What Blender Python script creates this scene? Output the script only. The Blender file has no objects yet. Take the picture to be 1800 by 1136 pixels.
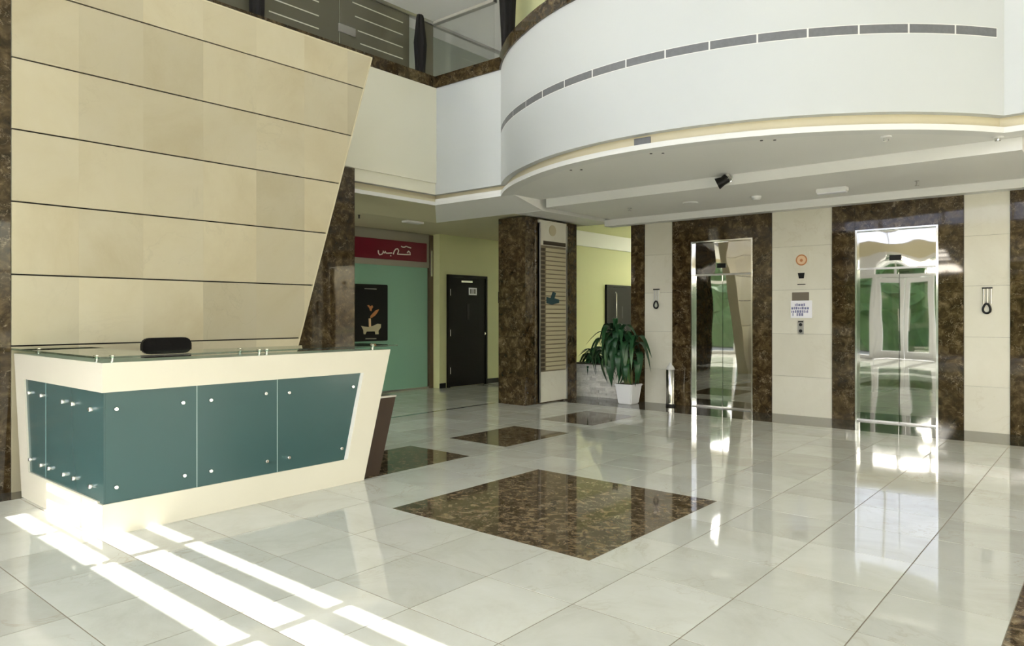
import bpy, bmesh, math, random
from mathutils import Vector, Matrix
random.seed(7)
S = bpy.context.scene
COL = S.collection
PI = math.pi

# ------------------------------------------------------------------ camera
F_PX = 1260.0                       # focal length in pixels of the 1800 px wide frame
YAW = math.atan2(1065.0, F_PX)
EYE = 1.35
cd = bpy.data.cameras.new('camera'); cam = bpy.data.objects.new('camera', cd); COL.objects.link(cam)
cd.sensor_width = 36.0; cd.lens = F_PX / 1800 * 36.0
cd.shift_y = -15.0 / 1800
cd.clip_start = 0.05; cd.clip_end = 400
cam.location = (0, 0, EYE); cam.rotation_euler = (PI / 2, 0, YAW)
S.camera = cam

# ------------------------------------------------------------------ world, sun, exposure
S.view_settings.view_transform = 'Standard'; S.view_settings.look = 'None'
S.view_settings.gamma = 1.0; S.view_settings.use_curve_mapping = False
S.view_settings.exposure = 1.15
SUN_TAN = 0.527
w = bpy.data.worlds.new('sky'); S.world = w; w.use_nodes = True
nt = w.node_tree; nt.nodes.clear()
out = nt.nodes.new('ShaderNodeOutputWorld'); bg = nt.nodes.new('ShaderNodeBackground')
sky = nt.nodes.new('ShaderNodeTexSky'); sky.sky_type = 'NISHITA'; sky.sun_disc = False
sky.sun_elevation = math.atan(SUN_TAN); sky.sun_rotation = PI; sky.air_density = 1.0; sky.dust_density = 2.5; sky.ozone_density = 1.0
bg.inputs['Strength'].default_value = 0.62
hs = nt.nodes.new('ShaderNodeHueSaturation'); hs.inputs['Saturation'].default_value = 0.45
nt.links.new(sky.outputs[0], hs.inputs['Color']); nt.links.new(hs.outputs[0], bg.inputs[0]); nt.links.new(bg.outputs[0], out.inputs[0])
sd = bpy.data.lights.new('sun', 'SUN'); so = bpy.data.objects.new('sun', sd); COL.objects.link(so)
sd.energy = 16.0; sd.angle = math.radians(0.14); sd.color = (1.0, 0.968, 0.94)
so.location = (-3, -30, 20)
so.rotation_euler = Vector((0.0, 1.0, -SUN_TAN)).to_track_quat('-Z', 'Y').to_euler()

def portal(name, loc, rot, sx, sy):
    l = bpy.data.lights.new(name, 'AREA'); l.shape = 'RECTANGLE'; l.size = sx; l.size_y = sy
    o = bpy.data.objects.new(name, l); COL.objects.link(o); o.location = loc; o.rotation_euler = rot
    l.cycles.is_portal = True
portal('portal_entrance', (-3.2, -3.9, 1.6), (PI / 2, 0, 0), 16.0, 3.2)
portal('portal_side', (4.35, 1.7, 1.65), (PI / 2, 0, PI / 2), 11.2, 3.2)
portal('portal_gallery', (-8.5, 13.15, 5.4), (-PI / 2, 0, 0), 6.8, 2.8)
portal('portal_corridor', (-7.2, 17.4, 1.8), (-PI / 2, 0, 0), 4.4, 3.4)

# ------------------------------------------------------------------ materials
def srgb(r, g, b):
    f = lambda c: (c / 255 / 12.92) if c / 255 <= 0.04045 else ((c / 255 + 0.055) / 1.055) ** 2.4
    return (f(r), f(g), f(b), 1)
def newmat(name):
    m = bpy.data.materials.new(name); m.use_nodes = True
    t = m.node_tree; return m, t, t.nodes['Principled BSDF']
def setp(b, **k):
    for a, v in k.items():
        b.inputs[a.replace('_', ' ')].default_value = v
def plain(name, col, rough=0.5, metal=0.0, noise=0.04, scale=6.0, spec=0.5, coat=0.0, bump=0.0):
    m, t, b = newmat(name)
    setp(b, Roughness=rough, Metallic=metal); b.inputs['Specular IOR Level'].default_value = spec
    b.inputs['Coat Weight'].default_value = coat; b.inputs['Coat Roughness'].default_value = 0.05
    g = t.nodes.new('ShaderNodeNewGeometry'); n = t.nodes.new('ShaderNodeTexNoise')
    n.inputs['Scale'].default_value = scale; n.inputs['Detail'].default_value = 4
    t.links.new(g.outputs['Position'], n.inputs['Vector'])
    mx = t.nodes.new('ShaderNodeMix'); mx.data_type = 'RGBA'
    mx.inputs[6].default_value = tuple(c * (1 - noise) for c in col[:3]) + (1,)
    mx.inputs[7].default_value = tuple(min(1, c * (1 + noise)) for c in col[:3]) + (1,)
    t.links.new(n.outputs['Fac'], mx.inputs[0]); t.links.new(mx.outputs[2], b.inputs['Base Color'])
    if bump:
        bp = t.nodes.new('ShaderNodeBump'); bp.inputs['Strength'].default_value = bump; bp.inputs['Distance'].default_value = 0.02
        t.links.new(n.outputs['Fac'], bp.inputs['Height']); t.links.new(bp.outputs[0], b.inputs['Normal'])
    return m
def marble(name, stops, vein, vein_amt=0.6, scale=3.0, rough=0.06, vscale=5.0, vwidth=0.05, tint=0.0, spec=0.5):
    """cloudy stone: noise ramp, veins along the cell borders of a warped voronoi, per piece offset and tint"""
    m, t, b = newmat(name); N = t.nodes.new; L = t.links.new
    setp(b, Roughness=rough); b.inputs['Specular IOR Level'].default_value = spec
    g = N('ShaderNodeNewGeometry'); oi = N('ShaderNodeObjectInfo')
    off = N('ShaderNodeVectorMath'); off.operation = 'SCALE'; off.inputs[0].default_value = (17, 31, 23); L(oi.outputs['Random'], off.inputs['Scale'])
    ad = N('ShaderNodeVectorMath'); L(g.outputs['Position'], ad.inputs[0]); L(off.outputs[0], ad.inputs[1])
    n = N('ShaderNodeTexNoise'); n.inputs['Scale'].default_value = scale; n.inputs['Detail'].default_value = 8; n.inputs['Roughness'].default_value = 0.65; n.inputs['Distortion'].default_value = 0.6
    L(ad.outputs[0], n.inputs['Vector'])
    r = N('ShaderNodeValToRGB'); L(n.outputs['Fac'], r.inputs[0])
    e = r.color_ramp.elements; e[0].position, e[0].color = stops[0]; e[1].position, e[1].color = stops[-1]
    for p, c in stops[1:-1]:
        q = e.new(p); q.color = c
    n2 = N('ShaderNodeTexNoise'); n2.inputs['Scale'].default_value = scale * 1.3; n2.inputs['Detail'].default_value = 5; L(ad.outputs[0], n2.inputs['Vector'])
    wp = N('ShaderNodeVectorMath'); wp.operation = 'MULTIPLY_ADD'; wp.inputs[1].default_value = (0.35,) * 3
    L(n2.outputs['Color'], wp.inputs[0]); L(ad.outputs[0], wp.inputs[2])
    v = N('ShaderNodeTexNoise'); v.inputs['Scale'].default_value = vscale; v.inputs['Detail'].default_value = 6; v.inputs['Roughness'].default_value = 0.6; v.inputs['Distortion'].default_value = 0.8; L(wp.outputs[0], v.inputs['Vector'])
    sb = N('ShaderNodeMath'); sb.operation = 'SUBTRACT'; sb.inputs[1].default_value = 0.5; L(v.outputs['Fac'], sb.inputs[0])
    ab_ = N('ShaderNodeMath'); ab_.operation = 'ABSOLUTE'; L(sb.outputs[0], ab_.inputs[0])
    mr = N('ShaderNodeMapRange'); mr.inputs[1].default_value = 0; mr.inputs[2].default_value = vwidth; mr.inputs[3].default_value = vein_amt; mr.inputs[4].default_value = 0; L(ab_.outputs[0], mr.inputs[0])
    n3 = N('ShaderNodeTexNoise'); n3.inputs['Scale'].default_value = scale * 0.9; n3.inputs['Detail'].default_value = 3; L(wp.outputs[0], n3.inputs['Vector'])
    mr2 = N('ShaderNodeMapRange'); mr2.inputs[1].default_value = 0.45; mr2.inputs[2].default_value = 0.65; L(n3.outputs['Fac'], mr2.inputs[0])
    mu = N('ShaderNodeMath'); mu.operation = 'MULTIPLY'; L(mr.outputs[0], mu.inputs[0]); L(mr2.outputs[0], mu.inputs[1])
    mx = N('ShaderNodeMix'); mx.data_type = 'RGBA'; L(mu.outputs[0], mx.inputs[0]); L(r.outputs[0], mx.inputs[6]); mx.inputs[7].default_value = vein
    col = mx.outputs[2]
    if tint:
        hv = N('ShaderNodeMapRange'); hv.inputs[3].default_value = 1 - tint; hv.inputs[4].default_value = 1 + tint * 0.6; L(oi.outputs['Random'], hv.inputs[0])
        h = N('ShaderNodeHueSaturation'); L(col, h.inputs['Color']); L(hv.outputs[0], h.inputs['Value']); col = h.outputs[0]
    L(col, b.inputs['Base Color'])
    return m
def thin_glass(name, tint, refl=0.08, rough=0.0, haze=None):
    """a thin pane: clear transmission, a mirror sheen that grows towards grazing, optional frosting"""
    m = bpy.data.materials.new(name); m.use_nodes = True; t = m.node_tree; t.nodes.clear(); N = t.nodes.new; L = t.links.new
    o = N('ShaderNodeOutputMaterial'); tr = N('ShaderNodeBsdfTransparent'); tr.inputs[0].default_value = tint
    gl = N('ShaderNodeBsdfGlossy'); gl.inputs['Roughness'].default_value = rough; gl.inputs[0].default_value = (1, 1, 1, 1)
    lw = N('ShaderNodeLayerWeight'); lw.inputs['Blend'].default_value = 0.5
    pw = N('ShaderNodeMath'); pw.operation = 'POWER'; pw.inputs[1].default_value = 5.0; L(lw.outputs['Facing'], pw.inputs[0])
    fr = N('ShaderNodeMath'); fr.operation = 'MULTIPLY_ADD'; fr.inputs[1].default_value = 0.92; fr.inputs[2].default_value = 0.04; L(pw.outputs[0], fr.inputs[0])
    base = tr.outputs[0]
    if haze:
        df = N('ShaderNodeBsdfDiffuse'); df.inputs[0].default_value = haze[0]
        m0 = N('ShaderNodeMixShader'); m0.inputs[0].default_value = haze[1]; L(tr.outputs[0], m0.inputs[1]); L(df.outputs[0], m0.inputs[2]); base = m0.outputs[0]
    mx = N('ShaderNodeMixShader'); L(fr.outputs[0], mx.inputs[0]); L(base, mx.inputs[1]); L(gl.outputs[0], mx.inputs[2])
    L(mx.outputs[0], o.inputs[0]); return m
def frosted_glass(name, col):
    m = bpy.data.materials.new(name); m.use_nodes = True; t = m.node_tree; t.nodes.clear(); N = t.nodes.new; L = t.links.new
    o = N('ShaderNodeOutputMaterial'); a = N('ShaderNodeBsdfTranslucent'); a.inputs[0].default_value = col
    g = N('ShaderNodeBsdfGlossy'); g.inputs['Roughness'].default_value = .25; mx = N('ShaderNodeMixShader'); mx.inputs[0].default_value = 0.06
    L(a.outputs[0], mx.inputs[1]); L(g.outputs[0], mx.inputs[2]); L(mx.outputs[0], o.inputs[0]); return m
def steel(name, col=(0.78, 0.78, 0.76, 1), rough=0.03, wave=0.0, wscale=2.0):
    m, t, b = newmat(name); N = t.nodes.new; L = t.links.new
    setp(b, Roughness=rough, Metallic=1.0); b.inputs['Base Color'].default_value = col
    if wave:
        g = N('ShaderNodeNewGeometry'); mp = N('ShaderNodeMapping'); mp.inputs['Scale'].default_value = (1.6, 1, 0.8); n = N('ShaderNodeTexNoise'); n.inputs['Scale'].default_value = wscale; n.inputs['Detail'].default_value = 1
        L(g.outputs['Position'], mp.inputs[0]); L(mp.outputs[0], n.inputs['Vector'])
        bp = N('ShaderNodeBump'); bp.inputs['Strength'].default_value = 1.0; bp.inputs['Distance'].default_value = wave
        L(n.outputs['Fac'], bp.inputs['Height']); L(bp.outputs[0], b.inputs['Normal'])
    return m

M = {}
M['floor'] = marble('cream_floor_marble', [(0.25, (0.47, 0.465, 0.40, 1)), (0.5, (0.56, 0.57, 0.51, 1)), (0.8, (0.63, 0.645, 0.60, 1))], (0.40, 0.35, 0.25, 1), 0.45, 1.6, 0.045, 1.5, 0.012, tint=0.09, spec=0.62)
M['grout'] = plain('floor_grout', (0.20, 0.17, 0.12), 0.6)
M['brown'] = marble('brown_emperador_marble', [(0.28, (0.012, 0.008, 0.004, 1)), (0.48, (0.044, 0.028, 0.012, 1)), (0.60, (0.098, 0.068, 0.031, 1)), (0.76, (0.22, 0.165, 0.088, 1))], (0.42, 0.34, 0.22, 1), 0.85, 9.0, 0.035, 5.0, 0.014)
M['brown_floor'] = marble('brown_floor_marble', [(0.30, (0.022, 0.015, 0.008, 1)), (0.46, (0.078, 0.056, 0.032, 1)), (0.58, (0.165, 0.125, 0.072, 1)), (0.76, (0.33, 0.27, 0.18, 1))], (0.52, 0.45, 0.33, 1), 0.9, 15.0, 0.045, 6.0, 0.02)
M['grey_floor'] = marble('dark_border_marble', [(0.3, (0.03, 0.028, 0.022, 1)), (0.75, (0.085, 0.078, 0.062, 1))], (0.2, 0.17, 0.13, 1), 0.3, 5.0, 0.05)
M['stone'] = marble('beige_stone_slab', [(0.25, (0.53, 0.455, 0.29, 1)), (0.5, (0.605, 0.54, 0.37, 1)), (0.8, (0.645, 0.59, 0.435, 1))], (0.44, 0.39, 0.27, 1), 0.25, 0.9, 0.32, 1.3, 0.012, tint=0.15)
M['cream_panel'] = marble('cream_wall_marble', [(0.25, (0.66, 0.635, 0.53, 1)), (0.8, (0.75, 0.735, 0.64, 1))], (0.48, 0.42, 0.30, 1), 0.25, 1.2, 0.06, 1.4, 0.012, tint=0.05)
M['black_gap'] = plain('dark_joint', (0.012, 0.010, 0.008), 0.8)
M['white'] = plain('white_paint', (0.80, 0.80, 0.775), 0.45, noise=0.015, scale=1.5)
M['hall_ceiling'] = plain('olive_cream_ceiling_paint', (0.58, 0.54, 0.36), 0.6, noise=0.02, scale=1.0)
M['parapet'] = plain('parapet_paint', (0.60, 0.625, 0.625), 0.5, noise=0.015, scale=1.5)
M['soffit'] = plain('grey_white_ceiling_paint', (0.85, 0.845, 0.81), 0.6, noise=0.02, scale=1.0)
M['cream_paint'] = plain('cream_paint', (0.70, 0.63, 0.44), 0.5, noise=0.04, scale=2.0)
M['cream_white'] = plain('cream_white_paint', (0.82, 0.80, 0.66), 0.5, noise=0.02, scale=1.5)
M['yellow_wall'] = plain('pale_yellow_wall_paint', (0.62, 0.635, 0.34), 0.55, noise=0.03, scale=1.2)
M['grey_wall'] = plain('grey_green_wall_paint', (0.42, 0.45, 0.37), 0.5)
M['grey_paint'] = plain('grey_fascia_paint', (0.33, 0.31, 0.25), 0.5)
M['desk'] = plain('cream_desk_laminate', (0.78, 0.735, 0.61), 0.25, noise=0.05, scale=2.0)
M['desk_glass'] = plain('teal_frosted_glass', (0.046, 0.105, 0.105), 0.2, noise=0.02, spec=0.4, coat=0.15)
M['seam'] = plain('pale_glass_edge', (0.34, 0.46, 0.45), 0.2)
M['shop_glass'] = plain('sea_green_frosted_glass', (0.25, 0.46, 0.345), 0.12, noise=0.03, scale=1.0, spec=0.5)
M['wood'] = plain('dark_brown_veneer', (0.036, 0.017, 0.008), 0.35, noise=0.25, scale=9.0)
M['black'] = plain('black_plastic', (0.009, 0.009, 0.009), 0.4, spec=0.25)
M['black_door'] = plain('black_lacquer_door', (0.007, 0.006, 0.005), 0.5, noise=0.1, spec=0.12)
M['black_cloth'] = plain('black_cloth', (0.008, 0.007, 0.007), 0.9)
M['chair'] = plain('black_leather', (0.007, 0.006, 0.006), 0.55, bump=0.1, scale=40, spec=0.2)
M['chrome'] = steel('chrome', (0.82, 0.82, 0.80, 1), 0.10)
M['brushed'] = steel('brushed_steel', (0.55, 0.54, 0.52, 1), 0.28)
M['bin_steel'] = steel('bin_steel', (0.42, 0.41, 0.39, 1), 0.16)
M['mirror'] = steel('mirror_polished_steel', (0.62, 0.61, 0.585, 1), 0.02, 0.0022, 1.3)
M['mirror_wavy'] = steel('dented_polished_steel', (0.62, 0.60, 0.56, 1), 0.03, 0.004, 1.6)
M['door_glass'] = thin_glass('tinted_entrance_glass', (0.85, 0.86, 0.85, 1))
M['warming_glass'] = thin_glass('light_warming_glass', (0.95, 0.905, 0.80, 1))  # tint added to warm the light from the side glazing
M['glass'] = thin_glass('clear_glass', (0.95, 0.955, 0.95, 1))
M['frosted'] = frosted_glass('frosted_upper_glass', (0.34, 0.36, 0.41, 1))
M['top_glass'] = thin_glass('tinted_table_glass', (0.55, 0.66, 0.62, 1))
M['tinted'] = thin_glass('olive_tinted_glass', (0.55, 0.54, 0.44, 1), haze=((0.20, 0.19, 0.14, 1), 0.55))
M['frost_line'] = plain('frosted_film', (0.62, 0.61, 0.52), 0.5)
M['red'] = plain('crimson_sign_face', (0.16, 0.006, 0.020), 0.3)
M['sign_white'] = plain('white_sign_lettering', (0.85, 0.80, 0.76), 0.4)
M['paper'] = plain('white_paper', (0.86, 0.86, 0.90), 0.6, noise=0.01)
M['ink'] = plain('blue_grey_ink', (0.20, 0.21, 0.36), 0.6)
M['orange'] = plain('rust_orange_print', (0.50, 0.20, 0.07), 0.5)
M['peach'] = plain('pale_peach_print', (0.74, 0.52, 0.32), 0.5)
M['teal_print'] = plain('dark_teal_print', (0.02, 0.06, 0.075), 0.5)
M['slat'] = plain('beige_name_strip', (0.50, 0.45, 0.30), 0.35, noise=0.06)
M['slat_shade'] = plain('brown_strip_shade', (0.20, 0.165, 0.105), 0.4)  # dark colour paints the shadow lines between the name strips
M['slat_dark'] = plain('dark_brown_slot', (0.05, 0.038, 0.025), 0.4)
M['vent'] = plain('grey_vent_louvre', (0.165, 0.17, 0.18), 0.5, noise=0.2, scale=30)
M['leaf'] = plain('dark_green_leaf', (0.012, 0.060, 0.020), 0.35, noise=0.5, scale=8)
M['leaf_light'] = plain('mid_green_leaf', (0.05, 0.13, 0.035), 0.4, noise=0.5, scale=8)
M['cane'] = plain('green_brown_cane', (0.16, 0.17, 0.06), 0.7, noise=0.3, scale=30)
M['pot'] = plain('white_plastic_pot', (0.80, 0.81, 0.83), 0.3)
M['soil'] = plain('dark_soil', (0.03, 0.022, 0.015), 0.9)
M['ledge'] = marble('split_face_stone', [(0.3, (0.60, 0.59, 0.53, 1)), (0.7, (0.85, 0.84, 0.79, 1))], (0.3, 0.28, 0.22, 1), 0.3, 9.0, 0.7, tint=0.22)
M['frame_white'] = plain('white_aluminium_frame', (0.80, 0.80, 0.80), 0.35)
M['paving'] = plain('pale_paving', (0.20, 0.20, 0.19), 0.8, noise=0.1)
M['grass'] = plain('grass', (0.16, 0.22, 0.07), 0.9, noise=0.4, scale=3)
M['foliage'] = plain('tree_foliage', (0.05, 0.11, 0.03), 0.8, noise=0.6, scale=5, bump=1.0)
M['bark'] = plain('bark', (0.10, 0.07, 0.045), 0.9, noise=0.3, scale=20)

# ------------------------------------------------------------------ mesh helpers (all coordinates are world coordinates)
WO = {}                                               # world origin of every object
def origin_of(p): return WO.get(p.name, Vector((0, 0, 0))) if p else Vector((0, 0, 0))
def tag(o, label=None, cat=None, group=None, kind=None):
    if label: o['label'] = label
    if cat: o['category'] = cat
    if group: o['group'] = group
    if kind: o['kind'] = kind
    return o
def link(name, me, origin, parent):
    o = bpy.data.objects.new(name, me); COL.objects.link(o)
    WO[o.name] = Vector(origin)
    o.location = Vector(origin) - origin_of(parent); o.parent = parent
    return o
def empty(name, loc, label=None, cat=None, group=None, kind=None):
    o = bpy.data.objects.new(name, None); COL.objects.link(o); o.location = loc; o.empty_display_size = 0.1
    WO[o.name] = Vector(loc); return tag(o, label, cat, group, kind)
class MB:
    def __init__(s): s.v = []; s.f = []
    def add(s, vs, fs):
        n = len(s.v); s.v += [tuple(p) for p in vs]; s.f += [[i + n for i in q] for q in fs]; return s
    def box(s, x, y, z):
        vs = [(a, b, c) for c in z for b in y for a in x]
        return s.add(vs, [(0, 2, 3, 1), (4, 5, 7, 6), (0, 1, 5, 4), (2, 6, 7, 3), (0, 4, 6, 2), (1, 3, 7, 5)])
    def prism(s, pts, axis, a0, a1):
        """2D polygon pushed along an axis; pts are (y,z) for x, (x,z) for y, (x,y) for z"""
        def P(p, a): return {'x': (a, p[0], p[1]), 'y': (p[0], a, p[1]), 'z': (p[0], p[1], a)}[axis]
        n = len(pts); vs = [P(p, a0) for p in pts] + [P(p, a1) for p in pts]
        return s.add(vs, [list(range(n))[::-1], list(range(n, 2 * n))] + [(i, (i + 1) % n, n + (i + 1) % n, n + i) for i in range(n)])
    def lathe(s, c, prof, n=20, axis='z'):
        vs = []
        for r, h in prof:
            for k in range(n):
                a = 2 * PI * k / n; p, q = r * math.cos(a), r * math.sin(a)
                vs.append({'z': (c[0] + p, c[1] + q, c[2] + h), 'x': (c[0] + h, c[1] + p, c[2] + q), 'y': (c[0] + p, c[1] + h, c[2] + q)}[axis])
        m = len(prof)
        fs = [(i * n + k, i * n + (k + 1) % n, (i + 1) * n + (k + 1) % n, (i + 1) * n + k) for i in range(m - 1) for k in range(n)]
        fs += [list(range(n))[::-1], list(range((m - 1) * n, m * n))]
        return s.add(vs, fs)
    def tube(s, pts, r, n=8):
        pts = [Vector(p) for p in pts]; rr = r if isinstance(r, (list, tuple)) else [r] * len(pts); vs = []
        for i, p in enumerate(pts):
            d = (pts[min(i + 1, len(pts) - 1)] - pts[max(i - 1, 0)]).normalized()
            u = d.orthogonal().normalized() if i == 0 else (u - d * u.dot(d)).normalized()
            w_ = d.cross(u)
            vs += [p + (u * math.cos(2 * PI * k / n) + w_ * math.sin(2 * PI * k / n)) * rr[i] for k in range(n)]
        m = len(pts)
        fs = [(i * n + k, i * n + (k + 1) % n, (i + 1) * n + (k + 1) % n, (i + 1) * n + k) for i in range(m - 1) for k in range(n)]
        fs += [list(range(n))[::-1], list(range((m - 1) * n, m * n))]
        return s.add(vs, fs)
    def sweep(s, poly, prof):
        """profile of (outward offset, z) run along a plan polyline; outward is right of the walking direction"""
        P = [Vector(p) for p in poly]; N = []
        for i in range(len(P) - 1):
            d = (P[i + 1] - P[i]).normalized(); N.append(Vector((d.y, -d.x)))
        vs = []
        for i, p in enumerate(P):
            a = N[max(i - 1, 0)]; b = N[min(i, len(N) - 1)]; m = (a + b).normalized(); k = 1 / max(0.3, m.dot(b))
            vs += [(p.x + m.x * o * k, p.y + m.y * o * k, z) for o, z in prof]
        n = len(prof); c = len(P)
        fs = [(i * n + k, (i + 1) * n + k, (i + 1) * n + (k + 1) % n, i * n + (k + 1) % n) for i in range(c - 1) for k in range(n)]
        fs += [list(range(n)), list(range((c - 1) * n, c * n))[::-1]]
        return s.add(vs, fs)
    def build(s, name, mat, parent=None, label=None, cat=None, group=None, kind=None, bevel=0.0, smooth=False, origin=None):
        xs, ys, zs = zip(*s.v)
        if origin is None: origin = ((min(xs) + max(xs)) / 2, (min(ys) + max(ys)) / 2, min(zs))
        O = Vector(origin)
        me = bpy.data.meshes.new(name); me.from_pydata([tuple(Vector(p) - O) for p in s.v], [], s.f)
        bm = bmesh.new(); bm.from_mesh(me); bmesh.ops.recalc_face_normals(bm, faces=bm.faces)
        if bevel: bmesh.ops.bevel(bm, geom=[e for e in bm.edges], offset=bevel, segments=2, affect='EDGES', clamp_overlap=True)
        bm.to_mesh(me); bm.free()
        me.materials.append(mat)
        if smooth:
            for p in me.polygons: p.use_smooth = True
            me.set_sharp_from_angle(angle=math.radians(40))
        o = link(name, me, O, parent)
        return tag(o, label, cat, group, kind)
def box(name, x, y, z, mat, parent=None, label=None, cat=None, group=None, **k): return MB().box(x, y, z).build(name, mat, parent, label, cat, group, **k)
_shared = {}
def piece(name, x, y, z, mat, parent):
    """cheap box that shares its mesh with pieces of equal size"""
    key = (round(x[1] - x[0], 3), round(y[1] - y[0], 3), round(z[1] - z[0], 3), mat.name)
    O = Vector(((x[0] + x[1]) / 2, (y[0] + y[1]) / 2, z[0]))
    if key not in _shared:
        mb = MB().box((x[0] - O.x, x[1] - O.x), (y[0] - O.y, y[1] - O.y), (0, z[1] - z[0]))
        me = bpy.data.meshes.new(name); me.from_pydata(mb.v, [], mb.f); me.materials.append(mat); me.validate(); _shared[key] = me
    return link(name, _shared[key], O, parent)

# ------------------------------------------------------------------ floor
FX0, FX1, FY0, FY1 = -12.0, 4.4, -4.0, 17.5
floor = box('floor', (FX0, FX1), (FY0, FY1), (-0.12, -0.0015), M['grout'], kind='structure')
INLAY = [(-3.86, -2.215, 3.275, 4.92), (-5.56, -4.72, 3.69, 4.96), (-5.58, -4.77, 5.54, 6.65), (-5.69, -4.88, 7.28, 8.34)]
BORDER = [(-0.36, 0.35, -4.0, 8.96), (-6.74, 4.4, 8.96, 9.80), (-6.42, -6.15, -4.0, 3.9), (-7.29, -7.24, 5.2, 8.2)]
for a in INLAY: piece('marble_inlay', (a[0] + .002, a[1] - .002), (a[2] + .002, a[3] - .002), (-0.03, 0.0), M['brown_floor'], floor)
for i, a in enumerate(BORDER):
    piece('border_slab', (a[0] + .001, a[1] - .001), (a[2] + .001, a[3] - .001), (-0.03, 0.0), M['brown_floor'] if i == 0 else M['grey_floor'], floor)
XL = [-4.12 + 0.545 * k for k in range(-15, 17)]
YL = [1.16 - 0.525 * k for k in range(10, 0, -1)] + [1.16, 1.685, 2.21, 2.735, 3.275, 3.825, 4.37, 4.92] + [4.92 + 0.545 * k for k in range(1, 24)]
XL = [FX0] + [x for x in XL if FX0 + 0.1 < x < FX1 - 0.1] + [FX1]
YL = [FY0] + [y for y in YL if FY0 + 0.1 < y < FY1 - 0.1] + [FY1]
def cut(rs, h):
    o = []
    for (a, b, c, d) in rs:
        if h[0] >= b or h[1] <= a or h[2] >= d or h[3] <= c: o.append((a, b, c, d)); continue
        if a < h[0]: o.append((a, h[0], c, d))
        if b > h[1]: o.append((h[1], b, c, d))
        m, n = max(a, h[0]), min(b, h[1])
        if c < h[2]: o.append((m, n, c, h[2]))
        if d > h[3]: o.append((m, n, h[3], d))
    return o
tiles = []
for i in range(len(XL) - 1):
    for j in range(len(YL) - 1):
        rs = [(XL[i], XL[i + 1], YL[j], YL[j + 1])]
        for h in INLAY + BORDER: rs = cut(rs, h)
        tiles += [t for t in rs if t[1] - t[0] > 0.012 and t[3] - t[2] > 0.012]
def in_view(t):
    x, y = (t[0] + t[1]) / 2, (t[2] + t[3]) / 2
    d = -x * math.sin(YAW) + y * math.cos(YAW); l = x * math.cos(YAW) + y * math.sin(YAW)
    return (d > 1.2 and abs(l / d) < 0.82, d)
vis = sorted([t for t in tiles if in_view(t)[0] and not (t[1] < -6.4 and t[2] < 3.6)], key=lambda t: in_view(t)[1])
near = vis[:296]; ns = set(near)
G = 0.003
for t in near: piece('floor_tile', (t[0] + G, t[1] - G), (t[2] + G, t[3] - G), (-0.03, 0.0), M['floor'], floor)
mb = MB()
for t in tiles:
    if t not in ns: mb.box((t[0] + G, t[1] - G), (t[2] + G, t[3] - G), (-0.03, 0.0))
mb.build('floor_tiling', M['floor'], floor, kind='stuff')

# ------------------------------------------------------------------ left: marble wall and stone feature wall
WX = -6.40
wl = box('wall_left', (WX - 0.22, WX - 0.02), (-4.0, 1.70), (0, 4.3), M['brown'], kind='structure')
zz = [0, 1.11, 1.655, 2.21, 2.76, 3.305, 3.86, 4.225]
edge = lambda z: 3.87 + 0.2975 * z
wf = MB().prism([(1.70, 0), (edge(0) - .004, 0), (edge(4.22) - .004, 4.22), (1.70, 4.22)], 'x', WX - 0.22, WX - 0.018).build('wall_feature', M['black_gap'], kind='structure')
yy = [1.702, 2.16, 2.66, 3.19, 3.72, 4.26, 4.80, 5.4]
for r in range(7):
    z0, z1 = zz[r] + (0.0 if r == 0 else 0.006), zz[r + 1] - (0.006 if r < 6 else 0)
    for c in range(7):
        y0, y1 = yy[c], yy[c + 1] - 0.0002
        if y0 >= edge(z1) - 0.01: continue
        if y1 <= edge(z0):
            piece('stone_panel', (WX - 0.018, WX), (y0, y1), (z0, z1), M['stone'], wf)
        else:
            pts = [(y0, z0)]
            if y0 < edge(z0): pts.append((edge(z0), z0))
            else: pts = [(y0, (y0 - 3.87) / 0.2975)]
            if y1 < edge(z1):
                pts += [(y1, (y1 - 3.87) / 0.2975), (y1, z1)]
            else: pts.append((edge(z1), z1))
            pts.append((y0, z1))
            MB().prism(pts, 'x', WX - 0.018, WX).build('stone_panel', M['stone'], wf)
MB().prism([(edge(0) - .004, 0), (edge(0) + .012, 0), (edge(4.225) + .012, 4.225), (edge(4.225) - .004, 4.225)], 'x', WX - 0.22, WX + 0.002).build('edge_trim', M['cream_paint'], wf)
box('top_trim', (WX - 0.22, WX + .002), (1.70, edge(4.225) + .012), (4.225, 4.24), M['cream_paint'], wf)
# tall marble pier that carries the gallery, seen beside the slanted edge
box('wall_pier', (-8.05, -7.66), (3.0, 5.86), (0, 3.27), M['brown'], kind='structure')

# ------------------------------------------------------------------ elevator wall
EY = 9.78
wb = box('wall_back', (-5.82, 4.4), (EY + 0.03, EY + 0.25), (0, 2.9), M['black_gap'], kind='structure')
HOLES = [(-4.81, -3.88), (-2.55, -1.63)]
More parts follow.
